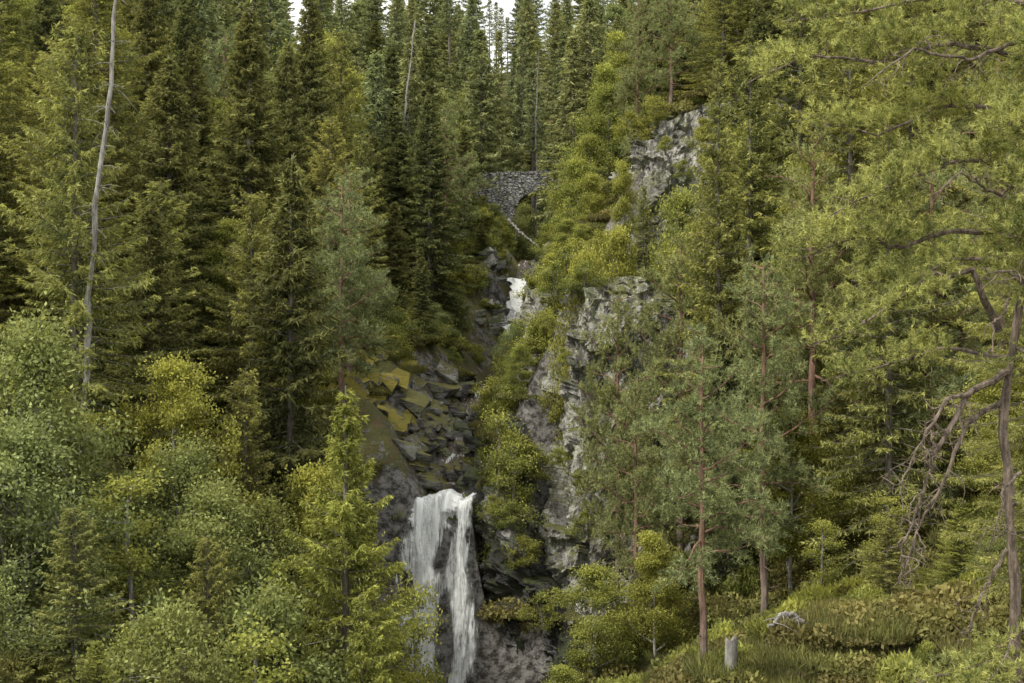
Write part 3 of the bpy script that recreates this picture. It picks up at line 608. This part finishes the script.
bare([(9.3,26,-2.4),(8.7,25.4,-2.8),(8.3,25.0,-3.6)],.035,8,.8)
bare([(9.6,26,5.6),(8.2,25.2,4.9),(7.0,24.6,5.0),(6.0,24.4,4.4)],.045,10,.9)
bare([(9.5,26,3.0),(8.6,24.9,2.4),(7.6,24.2,2.7),(6.9,24.0,2.2)],.045,8,.7)
bare([(9.6,25,2.0),(8.9,24.1,.9),(8.2,23.6,1.2),(7.8,23.4,.9)],.045,8,.6)
put('gnarled_pine_tree',g.mesh('gnarled_pine_tree',[B_lim,M_gpn]))

# ------------------------------------------------------------ dead wood
def snag(name,pts,r0,r1,nst=26,seed=1,ln=.9):
    rng=np.random.default_rng(seed); g=Geo(); P=np.array(pts,float); n=26; t=np.linspace(0,1,len(P)); s=np.linspace(0,1,n)
    Q=np.stack([np.interp(s,t,P[:,c]) for c in range(3)],1); Q[1:-1]+=rng.normal(0,.035,(n-2,3)); g.tube(Q,np.linspace(r0,r1,n)*(1+.1*rng.normal(size=n).clip(-1.5,1.5)),8,0)
    for _ in range(nst):
        i=rng.integers(4,n-1); e=nrm(rng.normal(size=3)*np.array([1,1,.3])+np.array([0,0,-.15])); l=ln*rng.uniform(.3,1.2)
        g.tube([Q[i],Q[i]+e*l*.5,Q[i]+e*l+np.array([0,0,-.15*l])],[.02,.012,.004],4,0)
    put(name,g.mesh(name,[B_ded]))
snag('dead_tree',[(-17.6,57,G(-17.6,57)-.3),(-17.0,56.9,-1.0),(-16.7,56.8,5),(-16.0,56.7,10),(-15.7,56.6,15.5)],.15,.06,70,1,1.1)
snag('dead_tree',[(-8.4,106,G(-8.4,106)),(-8.2,106,15),(-7.2,106,24)],.12,.05,20,2)
snag('dead_tree',[(2.4,142,G(2.4,142)),(2.4,142,22),(2.7,142,29)],.09,.03,30,3)
snag('fallen_log',[(-.3,112,9.6),(.8,111,8.4),(2.4,110.5,7.1)],.11,.07,6,4)
for k,(a,b2) in enumerate([((-25,72),(-19.6,71)),((-24,75),(-20,72)),((-23,70),(-21,76))]):
    snag('fallen_log',[(a[0],a[1],G(*a)+2.6),((a[0]+b2[0])/2,(a[1]+b2[1])/2,(G(*a)+G(*b2))/2+2.2),(b2[0],b2[1],G(*b2)+.6)],.12,.05,30,8+k,1.6)
g=Geo(); sx_,sy_=5.85,38.0; z0=G(sx_,sy_)
th=np.linspace(0,2*math.pi,17)[:-1]; V=[]; rs=np.random.default_rng(3)
for r,h in zip([.38,.24,.18,.165,.16],[-.5,-.05,.5,1.0,1.5]):
    for q,a in enumerate(th): V.append((sx_+r*math.cos(a)*(1+.12*math.sin(3*a+h)),sy_+r*math.sin(a)*(1+.1*math.cos(2*a)),z0+h+(rs.uniform(-.08,.16) if h>1.2 else 0)))
V.append((sx_,sy_,z0+1.45)); g.add(V,[[k*16+q,k*16+(q+1)%16,(k+1)*16+(q+1)%16,(k+1)*16+q] for k in range(4) for q in range(16)])
g.F.append((np.array([[64+q,64+(q+1)%16,80] for q in range(16)]),0))
put('tree_stump',g.mesh('tree_stump',[B_ded]))
q0=G(7.6,38.0)
snag('dead_roots',[(8.0,38.0,q0-.2),(7.9,37.9,q0+.5),(7.3,37.8,q0+.9),(6.8,37.7,q0+.5)],.10,.035,18,12,.6)

# ------------------------------------------------------------ sky, sun, camera
el=math.radians(48); az=math.radians(-128)
w=bpy.data.worlds.new('World'); scene.world=w; w.use_nodes=True; nt=w.node_tree; nt.nodes.clear(); b=NB(nt)
sky=b.n('ShaderNodeTexSky',sky_type='NISHITA'); sky.sun_disc=False; sky.sun_elevation=el; sky.sun_rotation=az; sky.air_density=1.; sky.dust_density=2.
tc=b.n('ShaderNodeTexCoord'); cl=b.noise(tc.outputs['Generated'],2.2,5,.6)
mx=b.mix(b.ramp(cl,.15,.5),sky.outputs[0],(10.4,10.3,9.9))
bg=b.n('ShaderNodeBackground'); b.l(mx,bg.inputs[0]); bg.inputs[1].default_value=.15
o=b.n('ShaderNodeOutputWorld'); b.l(bg.outputs[0],o.inputs[0])
sd=Vector((math.sin(az)*math.cos(el),math.cos(az)*math.cos(el),math.sin(el)))
ld=bpy.data.lights.new('sun','SUN'); ld.energy=4.1; ld.angle=math.radians(8); ld.color=(1,.94,.83)
lo=bpy.data.objects.new('sun',ld); lo.rotation_euler=(-sd).to_track_quat('-Z','Y').to_euler(); COL.objects.link(lo)
cd=bpy.data.cameras.new('camera'); cd.lens=50; cd.sensor_width=36; cd.clip_end=1500; cd.clip_start=.1
co=bpy.data.objects.new('camera',cd); co.location=(0,0,0); co.rotation_euler=(math.radians(90),0,0); COL.objects.link(co); scene.camera=co
scene.view_settings.view_transform='Standard'; scene.view_settings.look='None'; scene.view_settings.exposure=0
print('objs',len(bpy.data.objects))
